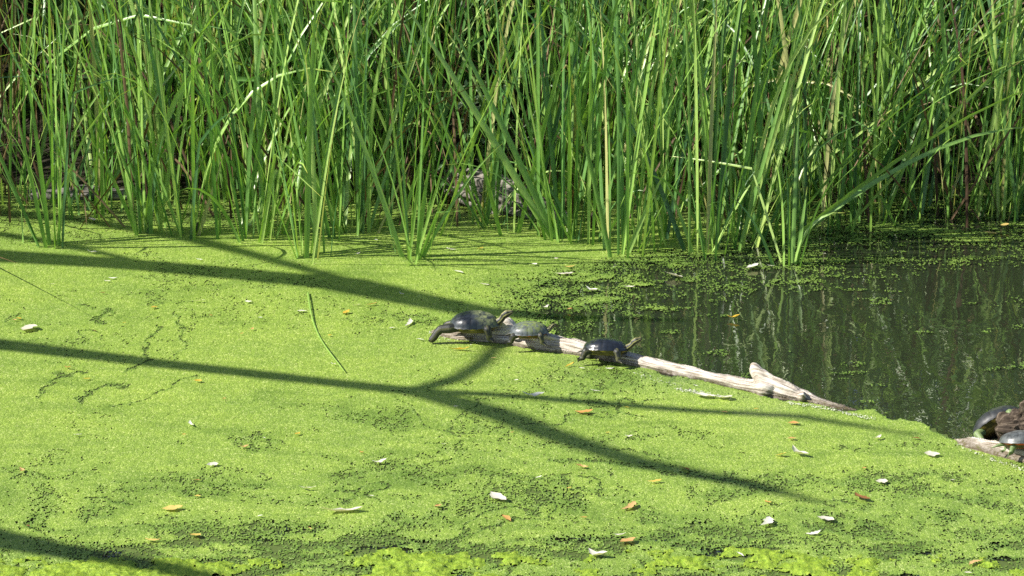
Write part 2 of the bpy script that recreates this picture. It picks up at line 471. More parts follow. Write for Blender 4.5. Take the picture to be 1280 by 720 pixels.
DX, DY = 0.0043, 0.0088
ys = np.arange(7.0, 12.6, DY); ny = len(ys)
xs = np.arange(-3.1, 3.1, DX); nx = len(xs)
XX, YY = np.meshgrid(xs, ys)
XX = XX + (rng.random(XX.shape) - 0.5) * DX * 0.8; YY = YY + (rng.random(XX.shape) - 0.5) * DY * 0.8
cc = coverage(xs[None, :-1] + DX / 2 + 0 * ys[:-1, None], ys[:-1, None] + DY / 2 + 0 * xs[None, :-1])
jit = rng.random(cc.shape)
loc = np.clip((vnoise((XX[:-1, :-1]) * 55, YY[:-1, :-1] * 34, 5) - .5) * 0.5 + jit * 0.9 + .05, 0.001, .985)
cell = (loc < cc) & (cc > 0.01)
half = 0.205 * ys[:-1, None] + 0.25
cell &= (np.abs(xs[None, :-1]) < half)
ZZ = 0.0045 + rng.random(XX.shape) * 0.0021
Q = grid_quads(nx, ny)[cell.ravel()]
used = np.zeros(nx * ny, bool); used[Q.ravel()] = True
remap = np.cumsum(used) - 1
V = np.stack([XX, YY, ZZ], -1).reshape(-1, 3)[used]
me = mesh_np('duckweed', V, remap[Q])
dens = np.ones((ny, nx)); dens[:-1, :-1] = cc
fattr(me, 'dens', dens.ravel()[used])
tx, ty = V[:, 0] * 1.1, V[:, 1] * 0.9
q1 = fbm(tx * 1.6, ty * 1.6, 4, 51) - 0.5; q2 = fbm(tx * 1.6 + 7, ty * 1.6 + 3, 4, 61) - 0.5
tone = fbm(tx * 2.2 + 6 * q1, ty * 9 + 8 * q2, 5, 151, 0.62) * 0.7 + 0.3 * fbm(tx * 5 + 6 * q1, ty * 22 + 9 * q2, 4, 161)
fattr(me, 'tone', tone)
duck = link('duckweed', me, M['duck'])
tag(duck, 'bright green duckweed blanket covering the pond', 'duckweed', kind='stuff')
# the mat runs on beyond the frame
ox = np.arange(-5.0, 5.01, 0.08); oy = np.arange(4.4, 12.3, 0.08)
OX, OY = np.meshgrid(ox, oy)
cx_, cy_ = ox[None, :-1] + .04 + 0 * oy[:-1, None], oy[:-1, None] + .04 + 0 * ox[None, :-1]
keep = ((np.abs(cx_) > 0.205 * cy_ + 0.27) | (cy_ < 7.0)) & ((cx_ < 0.3 * cy_ - 2.2 + 4 * (cy_ < 8.2)) | (cy_ < 8.4))
Q = grid_quads(len(ox), len(oy))[keep.ravel()]
OZ = 0.004 + rng.random(OX.shape) * 0.002
me = mesh_np('duckweed_margin', np.stack([OX, OY, OZ], -1).reshape(-1, 3), Q)
fattr(me, 'dens', np.ones(OX.size)); fattr(me, 'tone', np.full(OX.size, .5))
tag(link('duckweed', me, M['duck']), 'duckweed spreading on around the pond past its bright middle', 'duckweed', kind='stuff')

# dark wet weed lying at the surface under the floating cover
sx = np.arange(-3.0, 3.01, 0.03); sy_ = np.arange(6.6, 12.3, 0.03)
SX, SY = np.meshgrid(sx, sy_); su, sv = to_px(SX, SY)
wu_ = su + 55 * (fbm(SX * 4, SY * 2.2, 4, 21) - 0.5) + 40 * (fbm(SX * 13, SY * 8, 4, 25) - 0.5); wv_ = sv + 22 * (fbm(SX * 4, SY * 2.2, 4, 31) - 0.5) + 18 * (fbm(SX * 13, SY * 8, 4, 35) - 0.5)
keep = ~(inside(wu_ + 12, wv_ + 2, OPEN) | inside(wu_ + 12, wv_ + 6, SPECK) | inside(wu_, wv_ - 4, OPEN) | inside(wu_, wv_ + 4, OPEN) | inside(wu_ + 20, wv_ + 14, SPECK))[:-1, :-1]
SZ = 0.0034 - 0.005 * sstep(.56, .70, fbm(SX * 7, SY * 9, 4, 141)) * sstep(560, 700, sv)
me = mesh_np('submerged_weed', np.stack([SX, SY, SZ], -1).reshape(-1, 3), grid_quads(len(sx), len(sy_))[keep.ravel()], True)
tag(link('submerged_weed', me, M['subweed']), 'dark olive weed showing through gaps in the duckweed', 'water weed', kind='stuff')

# filamentous algae raft along the front
AX, AY = 0.006, 0.009
xs = np.arange(-2.1, 2.1, AX); ys = np.arange(6.6, 8.05, AY)
XX, YY = np.meshgrid(xs, ys)
U_, V_ = to_px(XX, YY)
h = fbm(XX * 3.2, YY * 4.5, 4, 201) * 0.62 + fbm(XX * 14, YY * 14, 4, 205) * 0.38
edge = sstep(668, 705, V_) - 0.30 * sstep(480, 250, U_) * sstep(716, 690, V_) - 0.20 * sstep(900, 1000, U_)
h = h * .8 + .2 * fbm(XX * 30, YY * 24, 3, 215)
hh = h + 0.30 * edge - 0.755
cell = (hh[:-1, :-1] > 0) & (V_[:-1, :-1] > 655)
ZZ = 0.006 + 0.045 * np.clip(hh, 0, 0.35) ** 0.8 + 0.006 * (rng.random(XX.shape) - 0.5) + 0.012 * np.clip(hh, 0, 0.1) * 10 * (fbm(XX * 60, YY * 60, 2, 209) - 0.5)
Q = grid_quads(len(xs), len(ys))[cell.ravel()]
used = np.zeros(XX.size, bool); used[Q.ravel()] = True
remap = np.cumsum(used) - 1
tag(link('algae_mat', mesh_np('algae_mat', np.stack([XX, YY, ZZ], -1).reshape(-1, 3)[used], remap[Q], True), M['algae']),
    'lumpy yellow-green filamentous algae floating in front of the duckweed', 'algae', kind='stuff')

# ------------------------------------------------------------------ reeds
def blade_geo(base, length, tilt, az, bend, width, twist, segs=9, roll=None, kink=None):
    """folded strap leaf -> verts (3 per ring), quads, t"""
    p = Vector(base); vs, ts = [], []
    step = length / segs
    roll = random.uniform(0, math.pi) if roll is None else roll
    ca, sa = math.cos(az), math.sin(az)
    for k in range(segs + 1):
        s = k / segs
        th = tilt + bend * s ** 2.2
        if kink and s > kink[0]: th += kink[1]
        d = Vector((ca * math.sin(th), sa * math.sin(th), math.cos(th)))
        side0 = Vector((-sa, ca, 0)); side1 = d.cross(side0)
        a = roll + twist * s
        w_dir = side0 * math.cos(a) + side1 * math.sin(a)
        n_dir = d.cross(w_dir)
        w = width * (0.72 + 0.28 * min(1, s / 0.25)) * max(0.04, 1 - s ** 3.2)
        for q, off in ((-0.5, 0.0), (0.0, -0.16), (0.5, 0.0)):
            vs.append(p + w_dir * (q * w) + n_dir * (off * w))
            ts.append(s)
        p = p + d * step
    fs = []
    for k in range(segs):
        a = 3 * k
        fs += [(a, a + 1, a + 4, a + 3), (a + 1, a + 2, a + 5, a + 4)]
    return vs, fs, ts

def reed_colour():
    r = random.random()
    return min(0.90, max(0.0, random.gauss(0.47, 0.25))) if r > 0.03 else 0.98

def add_blade(root, base, **kw):
    vs, fs, ts = blade_geo(base, **kw)
    me = mesh('blade', vs, fs)
    fattr(me, 't', ts); fattr(me, 'rnd', [kw_rnd[0]] * len(ts))
    return link('blade', me, M['reed'], root)
kw_rnd = [0.5]

def reed_clump(u, v, n, label, group=None, spread=0.05, lean=(0.0, 0.16), hmin=1.15, hmax=1.75, arch=0.14, az=None, extra=()):
    b = P(u, v)
    gz = -0.10
    root = empty('reed_clump', (b.x, b.y, gz))
    big = n > 3
    if big: n += 5
    for k in range(n):
        kw_rnd[0] = reed_colour()
        off = (random.gauss(0, spread), random.gauss(0, spread * 1.2), 0)
        a = math.atan2(off[1], off[0]) + random.gauss(0, .6) if az is None else az + random.gauss(0, 0.7)
        arching = random.random() < arch
        short = big and k % 3 == 2
        add_blade(root, off, length=random.uniform(.45, 1.0) if short else random.uniform(hmin, hmax), tilt=abs(random.gauss(lean[0], lean[1])) + (random.uniform(.05, .3) if short else 0), az=a,
                  bend=random.uniform(1.1, 2.0) if arching else abs(random.gauss(0, 0.32)),
                  width=random.uniform(0.009, 0.0205), twist=random.gauss(0, 0.9), kink=(random.uniform(.4, .8), random.uniform(.5, 1.6)) if random.random() < .06 else None)
    for (l, t, a, bd, w) in extra:
        kw_rnd[0] = random.uniform(0.5, 0.8)
        add_blade(root, (0, 0, 0), length=l, tilt=t, az=a, bend=bd, width=w, twist=0.5)
    tag(root, label, 'reeds', group)
    return root

PI = math.pi
# stand-alone tufts with a look or place of their own
reed_clump(67, 308, 6, 'slim reed tuft rising alone from duckweed beyond the branch shadow, splaying blades', spread=.018, lean=(.05, .10), arch=0, hmin=1.0, hmax=1.6,
           extra=((1.0, .12, PI, 1.9, .016), (0.9, .15, 0, 1.2, .014)))
reed_clump(30, 305, 2, 'pair of short thin reed blades beside the slim lone tuft', spread=.012, hmin=.16, hmax=.30, arch=0)
reed_clump(182, 292, 8, 'thick upright reed tuft with one long blade arching over beside it', spread=.022, lean=(.02, .07), arch=0, hmin=1.2,
           extra=((1.25, .10, 0, 1.9, .024), (0.75, .05, 0.3, 1.7, .02)))
reed_clump(236, 296, 5, 'reed tuft with bright leaning and bowed blades in front of dead stalks', spread=.03, lean=(.12, .10), arch=.2, extra=((1.15, .18, 0, 2.0, .026), (0.9, .3, PI, .5, .018)))
reed_clump(382, 325, 5, 'sparse reed tuft with splayed straight blades standing far out in the duckweed', spread=.03, lean=(.12, .08), arch=0, hmin=.9, extra=((1.3, .04, 0.5, .1, .024), (.9, .33, PI, .15, .02)))
reed_clump(513, 323, 7, 'fan-shaped reed tuft standing out in duckweed before the ribbed log', spread=.026, lean=(.22, .10), arch=0, hmin=.8, hmax=1.5,
           extra=((1.2, .38, 0, .3, .022), (1.1, .30, PI, .2, .022), (.7, .45, 0, .5, .014)))
reed_clump(708, 300, 9, 'dense dark reed clump fanning up beside the ribbed grey log', spread=.03, lean=(.10, .12), arch=0, hmin=1.3,
           extra=((1.35, .52, PI, .12, .030), (1.2, .42, PI, .1, .026), (1.25, .3, PI, .15, .026), (.7, .5, PI, 1.5, .022)))
reed_clump(690, 297, 7, 'second leaning reed clump pressed against the ribbed grey log', spread=.03, lean=(.2, .1), az=PI * .9, arch=.1, hmin=.9)
reed_clump(773, 318, 8, 'stout reed clump at the corner of duckweed and open water', spread=.035, lean=(.03, .08), arch=0, hmin=1.2, extra=((.5, .35, 0, .2, .02), (.4, .3, PI, .3, .015)))
reed_clump(876, 317, 8, 'bright reed clump fanning out above the pale floating leaves', spread=.045, lean=(.08, .09), arch=.05, hmin=1.1, extra=((.55, .42, 0, .3, .02), (.5, .3, PI, .3, .018)))
reed_clump(990, 331, 4, 'small tuft of short reed blades standing in the dark open water', spread=.02, lean=(.06, .08), arch=0, hmin=.35, hmax=.9, extra=((.42, .1, 0, 1.9, .018),))
reed_clump(945, 305, 8, 'reed clump leaning right with long low blades arching over open water', spread=.05, lean=(.15, .1), az=0, arch=.1, hmin=1.2,
           extra=((1.5, .75, 0.1, .75, .024), (1.6, .85, -.15, .55, .022), (1.35, .95, .2, .8, .022), (1.4, .65, 0, .7, .020)))
reed_clump(1250, 271, 8, 'upright reed clump over the yellow leaves at the shaded margin', spread=.04, lean=(.06, .07), arch=.05, hmin=1.2)
G1 = 'reed clumps along the duckweed edge'
for lab, items in (
    ('green reed clump in the duckweed near the thin grey shore log', ((8, 262, 5, .05), (100, 272, 4, .05), (132, 270, 4, .04))),
    ('close-packed reed clump against the thick upright tuft', ((206, 288, 5, .02),)),
    ('thin reed clump beside the short grey stub', ((285, 290, 4, .05),)),
    ('green reed clump between the grey stub and the sparse splayed tuft', ((313, 300, 7, .02), (332, 296, 5, .03), (352, 284, 5, .04))),
    ('thin reed clump right against the sparse splayed tuft', ((405, 318, 3, .02),)),
    ('green reed clump between the sparse splayed tuft and the fan-shaped tuft', ((428, 296, 6, .03), (450, 291, 7, .03), (470, 286, 5, .04))),
    ('few thin reed blades between the fan-shaped tuft and the ribbed log', ((541, 300, 3, .02),)),
    ('few thin reed blades in front of the ribbed grey log', ((640, 289, 5, .03), (612, 284, 4, .03), (588, 280, 4, .03))),
    ('reed clump beside the brown broken stub', ((735, 303, 6, .03),)),
    ('green reed clump between the stout corner clump and the bright clump', ((792, 314, 6, .03), (812, 304, 6, .05), (835, 300, 6, .05))),
    ('green reed clump between the bright clump and the arching clump', ((905, 309, 6, .04), (925, 303, 6, .04)))):
    for (u, v, n, sp) in items:
        reed_clump(u, v, n, lab, G1, spread=sp, lean=(.09, .20), arch=.28)
G2 = 'reed clumps along the open water'
for lab, items in (
    ('reed clump just behind the clump of low arching blades', ((965, 297, 7, .05),)),
    ('green reed clump at the water edge under the low arching blades', ((1012, 290, 6, .05), (1035, 286, 6, .05), (1062, 280, 6, .06))),
    ('green reed clump at the shaded back edge of the open water', ((1090, 276, 6, .06), (1122, 270, 6, .06), (1152, 268, 6, .06), (1188, 266, 6, .06))),
    ('reed clump next to the upright clump over the yellow leaves', ((1222, 266, 6, .05), (1278, 266, 6, .05), (1300, 270, 6, .06)))):
    for (u, v, n, sp) in items:
        reed_clump(u, v, n, lab, G2, spread=sp, lean=(.09, .22), arch=.28)

# the dense stand behind: uncountable
def blade_mass(name, mat, n, region, label, cat, length, tilt_s, width, p_arch, colour, segs=7, lean=0.0):
    VS, FS, TS, RS = [], [], [], []
    k0 = 0
    for _ in range(n):
        x, y, z = region()
        r = colour()
        arching = random.random() < p_arch
        vs, fs, ts = blade_geo((x, y, z), random.uniform(*length), abs(random.gauss(0, tilt_s * (1.25 if lean and x > .3 else 1))), random.gauss(0, .9) if lean and x > .1 and random.random() < lean else random.uniform(0, 2 * PI),
                               random.uniform(0.9, 2.2) if arching else abs(random.gauss(0, 0.38)), random.uniform(*width), random.gauss(0, 0.9), segs,
                               kink=(random.uniform(.3, .8), random.uniform(.5, 1.8)) if random.random() < .07 else None)
        VS += vs; FS += [tuple(i + k0 for i in f) for f in fs]; TS += ts; RS += [r] * len(ts); k0 += len(vs)
    me = mesh(name, VS, FS)
    fattr(me, 't', TS); fattr(me, 'rnd', RS)
    return tag(link(name, me, mat), label, cat, kind='stuff')

def gz(x, y): return float(ground_z(np.array([x]), np.array([y]))[0])
def stand_region():
    while True:
        x = random.uniform(-4.2, 3.9); y = 11.75 + 2.6 * random.random() ** 1.1
        u, v = to_px(x, y)
        if v > 262 and u < 700: continue
        if v > 268: continue
        if 560 < u < 668 and v > 195 and random.random() < 0.93: continue
        if u < 170 and random.random() < 0.58: continue
        if vnoise(np.array([x * 2.3]), np.array([y * 2.3]), 301)[0] < 0.30: continue
        return x, y, max(-0.1, gz(x, y) - 0.02)
blade_mass('reed_stand', M['reed'], 3700, stand_region, 'dense stand of green reeds growing along the far bank', 'reeds', (0.9, 1.9), 0.29, (0.008, 0.023), 0.32, reed_colour, lean=.55)
blade_mass('reed_undergrowth', M['reed'], 1100, stand_region, 'short young reed blades filling the foot of the dense stand', 'reeds', (0.3, 0.85), 0.42, (0.007, 0.016), 0.4, reed_colour, lean=.55)
def litter_region():
    x = random.uniform(-4.0, 3.9); y = 12.0 + 2.6 * random.random()
    if random.random() < .14: y = random.uniform(11.45, 12.0)
    return x, y, max(-0.05, gz(x, y) - 0.02)
blade_mass('dead_reeds', M['dead'], 1700, litter_region, 'dead brown reed stalks and litter between the green reeds', 'dead reeds', (0.25, 1.5), 0.42, (0.005, 0.014), 0.35, lambda: min(1, abs(random.gauss(0.25, 0.28))), 5)

# thicket added behind the stand as a dark backdrop that cuts sky light
VS, FS = [], []
for q in range(26000):
    x = random.uniform(-6.5, 6.0); y = random.uniform(13.9, 16.6)
    z = gz(x, y) + random.random() ** 0.9 * 2.4
    if q % 5 < 2:
        y = random.uniform(12.7, 14.2); z = gz(x, y) + random.random() ** 2 * .45
    c = Vector((x, y, z)); a = Vector((random.gauss(0, 1), random.gauss(0, 1), random.gauss(0, .6))).normalized()
    b = a.cross(Vector((random.random(), random.random(), random.random()))).normalized()
    l, w = random.uniform(.05, .10), random.uniform(.02, .04)
    k = len(VS); VS += [c - a * l, c + b * w, c + a * l, c - b * w]; FS.append((k, k + 1, k + 2, k + 3))
tag(link('thicket', mesh('thicket', VS, FS, False), M['thicket']), 'dark leafy thicket added behind the reeds as a backdrop against sky light', 'thicket', kind='stuff')

# ------------------------------------------------------------------ solid bodies by voxel remesh
def capsule_parts(bm, a, b, ra, rb, seg=10):
    a, b = Vector(a), Vector(b); d = b - a; L = d.length
    if L < 1e-6: return
    q = d.to_track_quat('Z', 'Y').to_matrix().to_4x4()
    bmesh.ops.create_cone(bm, cap_ends=True, segments=seg, radius1=ra, radius2=rb, depth=L, matrix=Matrix.Translation((a + b) / 2) @ q)
    for p, r in ((a, ra), (b, rb)):
        bmesh.ops.create_icosphere(bm, subdivisions=2, radius=r, matrix=Matrix.Translation(p))

def remeshed(bm, voxel, smooth_iter=4):
    me = bpy.data.meshes.new('tmp'); bm.to_mesh(me); bm.free()
    o = bpy.data.objects.new('tmp', me); COL.objects.link(o)
    m = o.modifiers.new('r', 'REMESH'); m.mode = 'VOXEL'; m.voxel_size = voxel
    s = o.modifiers.new('s', 'SMOOTH'); s.iterations = smooth_iter; s.factor = 0.5
    bpy.context.view_layer.update()
    dg = bpy.context.evaluated_depsgraph_get()
    res = bpy.data.meshes.new_from_object(o.evaluated_get(dg))
    bpy.data.objects.remove(o); bpy.data.meshes.remove(me)
    res.polygons.foreach_set('use_smooth', [True] * len(res.polygons))
    return res

def coords(me):
    c = np.empty(len(me.vertices) * 3, np.float32); me.vertices.foreach_get('co', c); return c.reshape(-1, 3).astype(float)
def normals(me):
    c = np.empty(len(me.vertices) * 3, np.float32); me.vertices.foreach_get('normal', c); return c.reshape(-1, 3).astype(float)
def set_coords(me, c):
    me.vertices.foreach_set('co', np.ascontiguousarray(c, np.float32).ravel()); me.update()

def chain_log(name, pts, mat, voxel, extra=(), rough=0.006, ridges=0, wet_below=0.03, wet_left=None, origin=None, lump=0.0):
    """pts: (Vector, radius)"""
    o0 = Vector(origin) if origin else pts[0][0].copy()
    bm = bmesh.new()
    for ch in (pts,) + tuple(extra):
        for (a, ra), (b, rb) in zip(ch[:-1], ch[1:]):
            capsule_parts(bm, a - o0, b - o0, ra, rb, 12)
    me = remeshed(bm, voxel, 5)
    c = coords(me); n = normals(me)
    ax = np.array((pts[-1][0] - pts[0][0]).normalized())
    s = np.zeros(len(c)); perp = np.zeros_like(c); best = np.full(len(c), 1e9); run = 0.0
    for (a, _), (b, _) in zip(pts[:-1], pts[1:]):
        a_, d_ = np.array(a - o0), np.array(b - a); ll = np.linalg.norm(d_)
        t = ((c - a_) @ d_) / ll ** 2; tc = np.clip(t, 0, 1); rel = c - a_ - tc[:, None] * d_; dist = np.linalg.norm(rel, axis=1)
        m = dist < best; best = np.where(m, dist, best); perp[m] = rel[m]; s = np.where(m, run + tc * ll, s); run += ll
    ang = np.arctan2(perp[:, 2], perp @ np.cross(ax, [0, 0, 1]))
    d = (fbm(s * 9, ang * 2.2, 4, 401) - 0.5) * 2 * rough + (fbm(s * 5, ang * 9, 3, 411) - 0.5) * 1.2 * rough
    if lump:
        d = d + lump * (np.abs(fbm(s * 28, ang * 3.2, 3, 451) - .5) * 4 - .5)
    if ridges:
        d += ridges * (np.abs(np.sin(ang * 6 + 3.2 * fbm(s * 2.6, 0 * ang, 3, 421) + 1.2 * fbm(s * 9, ang, 2, 423))) ** 0.8 - 0.6) * (0.7 + .6 * fbm(s * 5, ang * 2, 3, 425))
    c = c + n * d[:, None]
    set_coords(me, c)
    wz = c[:, 2] + o0.z
    wet = 1 - sstep(wet_below - 0.012, wet_below + 0.012, wz + 0.02 * (fbm(s * 20, ang * 3, 3, 431) - .5))
    if wet_left is not None:
        wet = np.maximum(wet, 0.9 * sstep(wet_left + 0.1, wet_left - 0.1, c[:, 0] + o0.x) * sstep(0.3, 0.6, fbm(s * 14, ang * 3, 3, 441) + 0.12))
    fattr(me, 'wet', wet); fattr(me, 'ls', s); fattr(me, 'la', np.abs(ang))
    ob = link(name, me, mat); ob.location = o0
    return ob

lg = [(P(546, 419, .0), .022), (P(580, 421, .005), .040), (P(640, 423, .012), .050), (P(700, 435, .010), .043), (P(760, 447, .006), .033), (P(800, 455, .006), .031),
      (P(870, 471, .004), .029), (P(928, 485, .004), .034), (P(962, 490, .004), .044), (P(1000, 499, .0), .032), (P(1040, 509, -.002), .020), (P(1078, 518, -.012), .008)]
stub = [(P(958, 486, .02), .040), (P(951, 472, .055), .026), (P(943, 459, .085), .017), (P(941, 455, .095), .008)]
fin = [(P(944, 462, .078), .013), (P(955, 466, .072), .012), (P(966, 476, .052), .016), (P(992, 491, .02), .022)]
snag = [(P(1003, 498, .01), .018), (P(1004, 493, .035), .007)]
knot = [(P(642, 418, .03), .032), (P(635, 405, .065), .024), (P(633, 402, .075), .016)]
dl = chain_log('driftwood_log', lg, M['drift'], 0.0045, (stub, fin, knot, snag), rough=.011, wet_below=.017, wet_left=float(P(600, 420).x))
tag(dl, 'bleached driftwood log with upturned stub, three turtles on it', 'log')

rl = [(P(1188, 553, -.012), .012), (P(1215, 558, .002), .030), (P(1250, 566, .004), .036), (P(1330, 585, .004), .040)]
tag(chain_log('driftwood_log', rl, M['drift'], 0.006, rough=.007, wet_below=.026), 'low pale log under the pair of turtles by the gnarled root', 'log')
st = [(P(1262, 548, .03), .030), (P(1262, 533, .09), .042), (P(1285, 530, .10), .055), (P(1330, 548, .03), .06)]
st2 = [(P(1285, 530, .10), .04), (P(1283, 514, .15), .022), (P(1281, 505, .17), .014)]
st3 = [(P(1260, 533, .08), .034), (P(1254, 523, .105), .026)]
tag(chain_log('gnarled_root', st, M['stump'], 0.005, (st2, st3), rough=.012, lump=.012, origin=P(1280, 545, 0)), 'dark brown gnarled root knob above the red-rimmed turtle', 'root')

bk = [(P(566, 226, .08), .05), (P(592, 236, .075), .078), (P(630, 249, .055), .085), (P(665, 264, .02), .07), (P(700, 279, -.02), .045)]
tag(chain_log('bark_log', bk, M['bark'], 0.006, rough=.008, ridges=.026), 'grey log with deep ribbed bark lying among the reeds', 'log')
gl_ = [(P(40, 244, .02), .03), (P(110, 243, .02), .038), (P(178, 246, .015), .030)]
tag(chain_log('shore_log', gl_, M['greylog'], 0.008, rough=.012), 'thin grey log lying along the shore behind the slim tuft', 'log')
pb = [(P(243, 292, -.02), .018), (P(246, 285, .03), .016), (P(245, 280, .05), .010)]
tag(chain_log('dead_stub', pb, M['greylog'], 0.004, rough=.004), 'short grey stub poking out of the duckweed among reeds', 'stub')
pb = [(P(741, 290, -.02), .016), (P(742, 270, .06), .013), (P(744, 262, .09), .008)]
tag(chain_log('dead_stub', pb, M['stump'], 0.004, rough=.004), 'brown broken stub between the dark clump and stout clump', 'stub')

# ------------------------------------------------------------------ turtles
def carapace_mesh(height=0.30, seams=0.010):
    NU, NV = 96, 30
    vs, seam, alg = [], [], []
    cen = [(0.36 - 0.18 * k, 0.0) for k in range(5)] + [(0.26 - 0.185 * k, s * 0.20) for k in range(4) for s in (1, -1)]
    for k in range(24):
        a = 2 * PI * (k + 0.5) / 24
        cen.append((0.49 * math.cos(a), 0.37 * math.sin(a)))
    cen = np.array(cen)
    for j in range(NV):
        t = j / (NV - 1)
        r = math.cos(t * PI / 2) ** 0.85 if t < 1 else 0.0
        z = 0.13 + height * math.sin(t * PI / 2) ** 1.05
        if t < 0.10: z -= 0.006 * (1 - t / 0.10)
        if t < 0.07: r *= 1.0 + 0.03 * (1 - t / 0.07)
        for i in range(NU):
            a = 2 * PI * i / NU
            x = 0.5 * r * math.cos(a); y = 0.385 * r * math.sin(a) * (1 - 0.10 * math.cos(a))
            d = np.sort(np.hypot(cen[:, 0] - x, cen[:, 1] - y)); g = max(0.0, 1 - (d[1] - d[0]) / 0.022)
            zz = z - seams * g + 0.006 * (1 - min(1, d[0] / 0.1))
            vs.append((x, y, zz)); seam.append(g * 0.8)
            alg.append(0)
    fs = []
    for j in range(NV - 1):
        for i in range(NU):
            a, b = j * NU + i, j * NU + (i + 1) % NU
            fs.append((a, b, b + NU, a + NU))
    return vs, fs, seam

def plastron_mesh(marks=1):
    NU = 64
    prof = [(1.0, 0.126), (0.965, 0.112), (0.90, 0.10), (0.84, 0.075), (0.78, 0.035), (0.66, 0.012), (0.4, 0.004), (0.0, 0.0)]
    vs, fs, mk = [], [], []
    for j, (r, z) in enumerate(prof):
        for i in range(NU):
            a = 2 * PI * i / NU
            k = r if j < 3 else r * (0.93 + 0.07 * abs(math.cos(a)))
            vs.append((0.5 * k * math.cos(a), 0.385 * k * math.sin(a) * (1 - 0.10 * math.cos(a)), z))
            m = 1.0 if (j in (1, 2) and (i // 2) % 3 < marks) else (0.5 if j in (5,) else 0.0)
            mk.append(m)
    for j in range(len(prof) - 1):
        for i in range(NU):
            a, b = j * NU + i, j * NU + (i + 1) % NU
            fs.append((a, a + NU, b + NU, b))
    return vs, fs, mk

def default_pose():
    d = dict(neck=[((.30, 0, .16), .10), ((.47, 0, .19), .075), ((.58, 0, .27), .055), ((.64, 0, .33), .052)], head=[((.66, 0, .35), .066), ((.72, 0, .375), .072), ((.81, 0, .38), .042)])
    for s, k in ((1, 'l'), (-1, 'r')):
        d['f' + k] = [((.26, s * .18, .13), .09), ((.33, s * .29, .10), .080), ((.36, s * .30, .0), .066), ((.36, s * .30, -.07), .056), ((.42, s * .31, -.10), .047)]
        d['h' + k] = [((-.26, s * .18, .12), .10), ((-.38, s * .27, .08), .088), ((-.42, s * .28, .0), .070), ((-.43, s * .28, -.06), .060), ((-.50, s * .30, -.085), .048)]
    d['tail'] = [((-.36, 0, .10), .05), ((-.54, 0, .07), .028), ((-.66, .03, .02), .008)]
    return d

def turtle(label, px, L, heading, pitch, roll, shell, skin, plast, pose=None, height=0.30, z=0.05, algae_dir=(0.3, 0.2, 0.9), algae_amt=1.0):
    loc_ = P(px[0], px[1], z)
    root = empty('turtle', loc_)
    root.rotation_euler = Matrix.Rotation(heading, 3, 'Z').to_4x4().to_3x3().__matmul__(Matrix.Rotation(-pitch, 3, 'Y') @ Matrix.Rotation(roll, 3, 'X')).to_euler()
    root['label'] = label; root['category'] = 'turtle'; root['group'] = 'turtles basking on logs'
    vs, fs, seam = carapace_mesh(height)
    cm = mesh('carapace', [Vector(v) * L for v in vs], fs)
    fattr(cm, 'seam', seam)
    co = np.array(vs); ad = np.array(algae_dir)
    nd = co - np.array([0, 0, .1]); nd /= np.linalg.norm(nd, axis=1)[:, None]
    fattr(cm, 'algae', np.clip((nd @ (ad / np.linalg.norm(ad)) - 0.35) * 2.2, 0, 1) * algae_amt)
    link('carapace', cm, M[shell], root)
    vs, fs, mk = plastron_mesh(2 if plast == 'plast_red' and L > .15 else 1)
    pm = mesh('plastron', [Vector(v) * L for v in vs], fs)
    fattr(pm, 'mark', mk)
    link('plastron', pm, M[plast], root)
    ps = default_pose(); ps.update(pose or {})
    bm = bmesh.new()
    capsule_parts(bm, Vector((-.25, 0, .13)) * L, Vector((.25, 0, .14)) * L, .10 * L, .10 * L)
    segs = []
    for k, ch in ps.items():
        for (a, ra), (b, rb) in zip(ch[:-1], ch[1:]):
            capsule_parts(bm, Vector(a) * L, Vector(b) * L, ra * L, rb * L)
            segs.append((np.array(a) * L, np.array(b) * L, k))
        if k[0] in 'fh' and k != 'head':
            (pa, _), (pb_, rb) = ch[-2], ch[-1]
            d = (Vector(pb_) - Vector(pa)).normalized(); sd = d.cross(Vector((0, 0, 1))).normalized()
            if k[0] == 'h': sd = (sd + d.cross(sd) * .8).normalized()
            wide = 2.2 if k[0] == 'h' else 1.2
            for q in (-1.5, -.5, .5, 1.5):
                tip = Vector(pb_) + d * .065 + sd * (.028 * q * wide) + Vector((0, 0, -.012))
                capsule_parts(bm, (Vector(pb_) + sd * .012 * q) * L, tip * L, .022 * L, .009 * L, 6)
    bmsh = remeshed(bm, 0.0105 * L, 3)
    c = coords(bmsh)
    st_ = np.zeros(len(c))
    best = np.full(len(c), 1e9)
    for a, b, k in segs:
        d = b - a; t = np.clip(((c - a) @ d) / (d @ d), 0, 1)
        rel = c - a - t[:, None] * d; dist = np.linalg.norm(rel, axis=1)
        dn = d / np.linalg.norm(d); s0 = np.cross(dn, [0, 0, 1.0]); s0 /= np.linalg.norm(s0) + 1e-9; s1 = np.cross(s0, dn)
        ang = np.arctan2(rel @ s1, rel @ s0)
        w = np.cos(ang * (6 if k in ('neck', 'head') else 4) + 0.6)
        m = dist < best
        best = np.where(m, dist, best)
        st_ = np.where(m, sstep(0.45, 0.8, w) * (1.0 if k in ('neck', 'head') else 0.22), st_)
    fattr(bmsh, 'stripe', st_)
    link('body', bmsh, M[skin], root)
    (h0, r0), (h1, r1) = ps['head'][0], ps['head'][1]
    for s in (1, -1):
        bm = bmesh.new()
        hc = Vector(h1) * 0.75 + Vector(ps['head'][2][0]) * 0.25
        bmesh.ops.create_icosphere(bm, subdivisions=2, radius=.016 * L, matrix=Matrix.Translation((hc + Vector((0, s * .056, .022))) * L))
        em = bpy.data.meshes.new('eye'); bm.to_mesh(em); bm.free()
        link('eye', em, M['eye'], root)
    return root

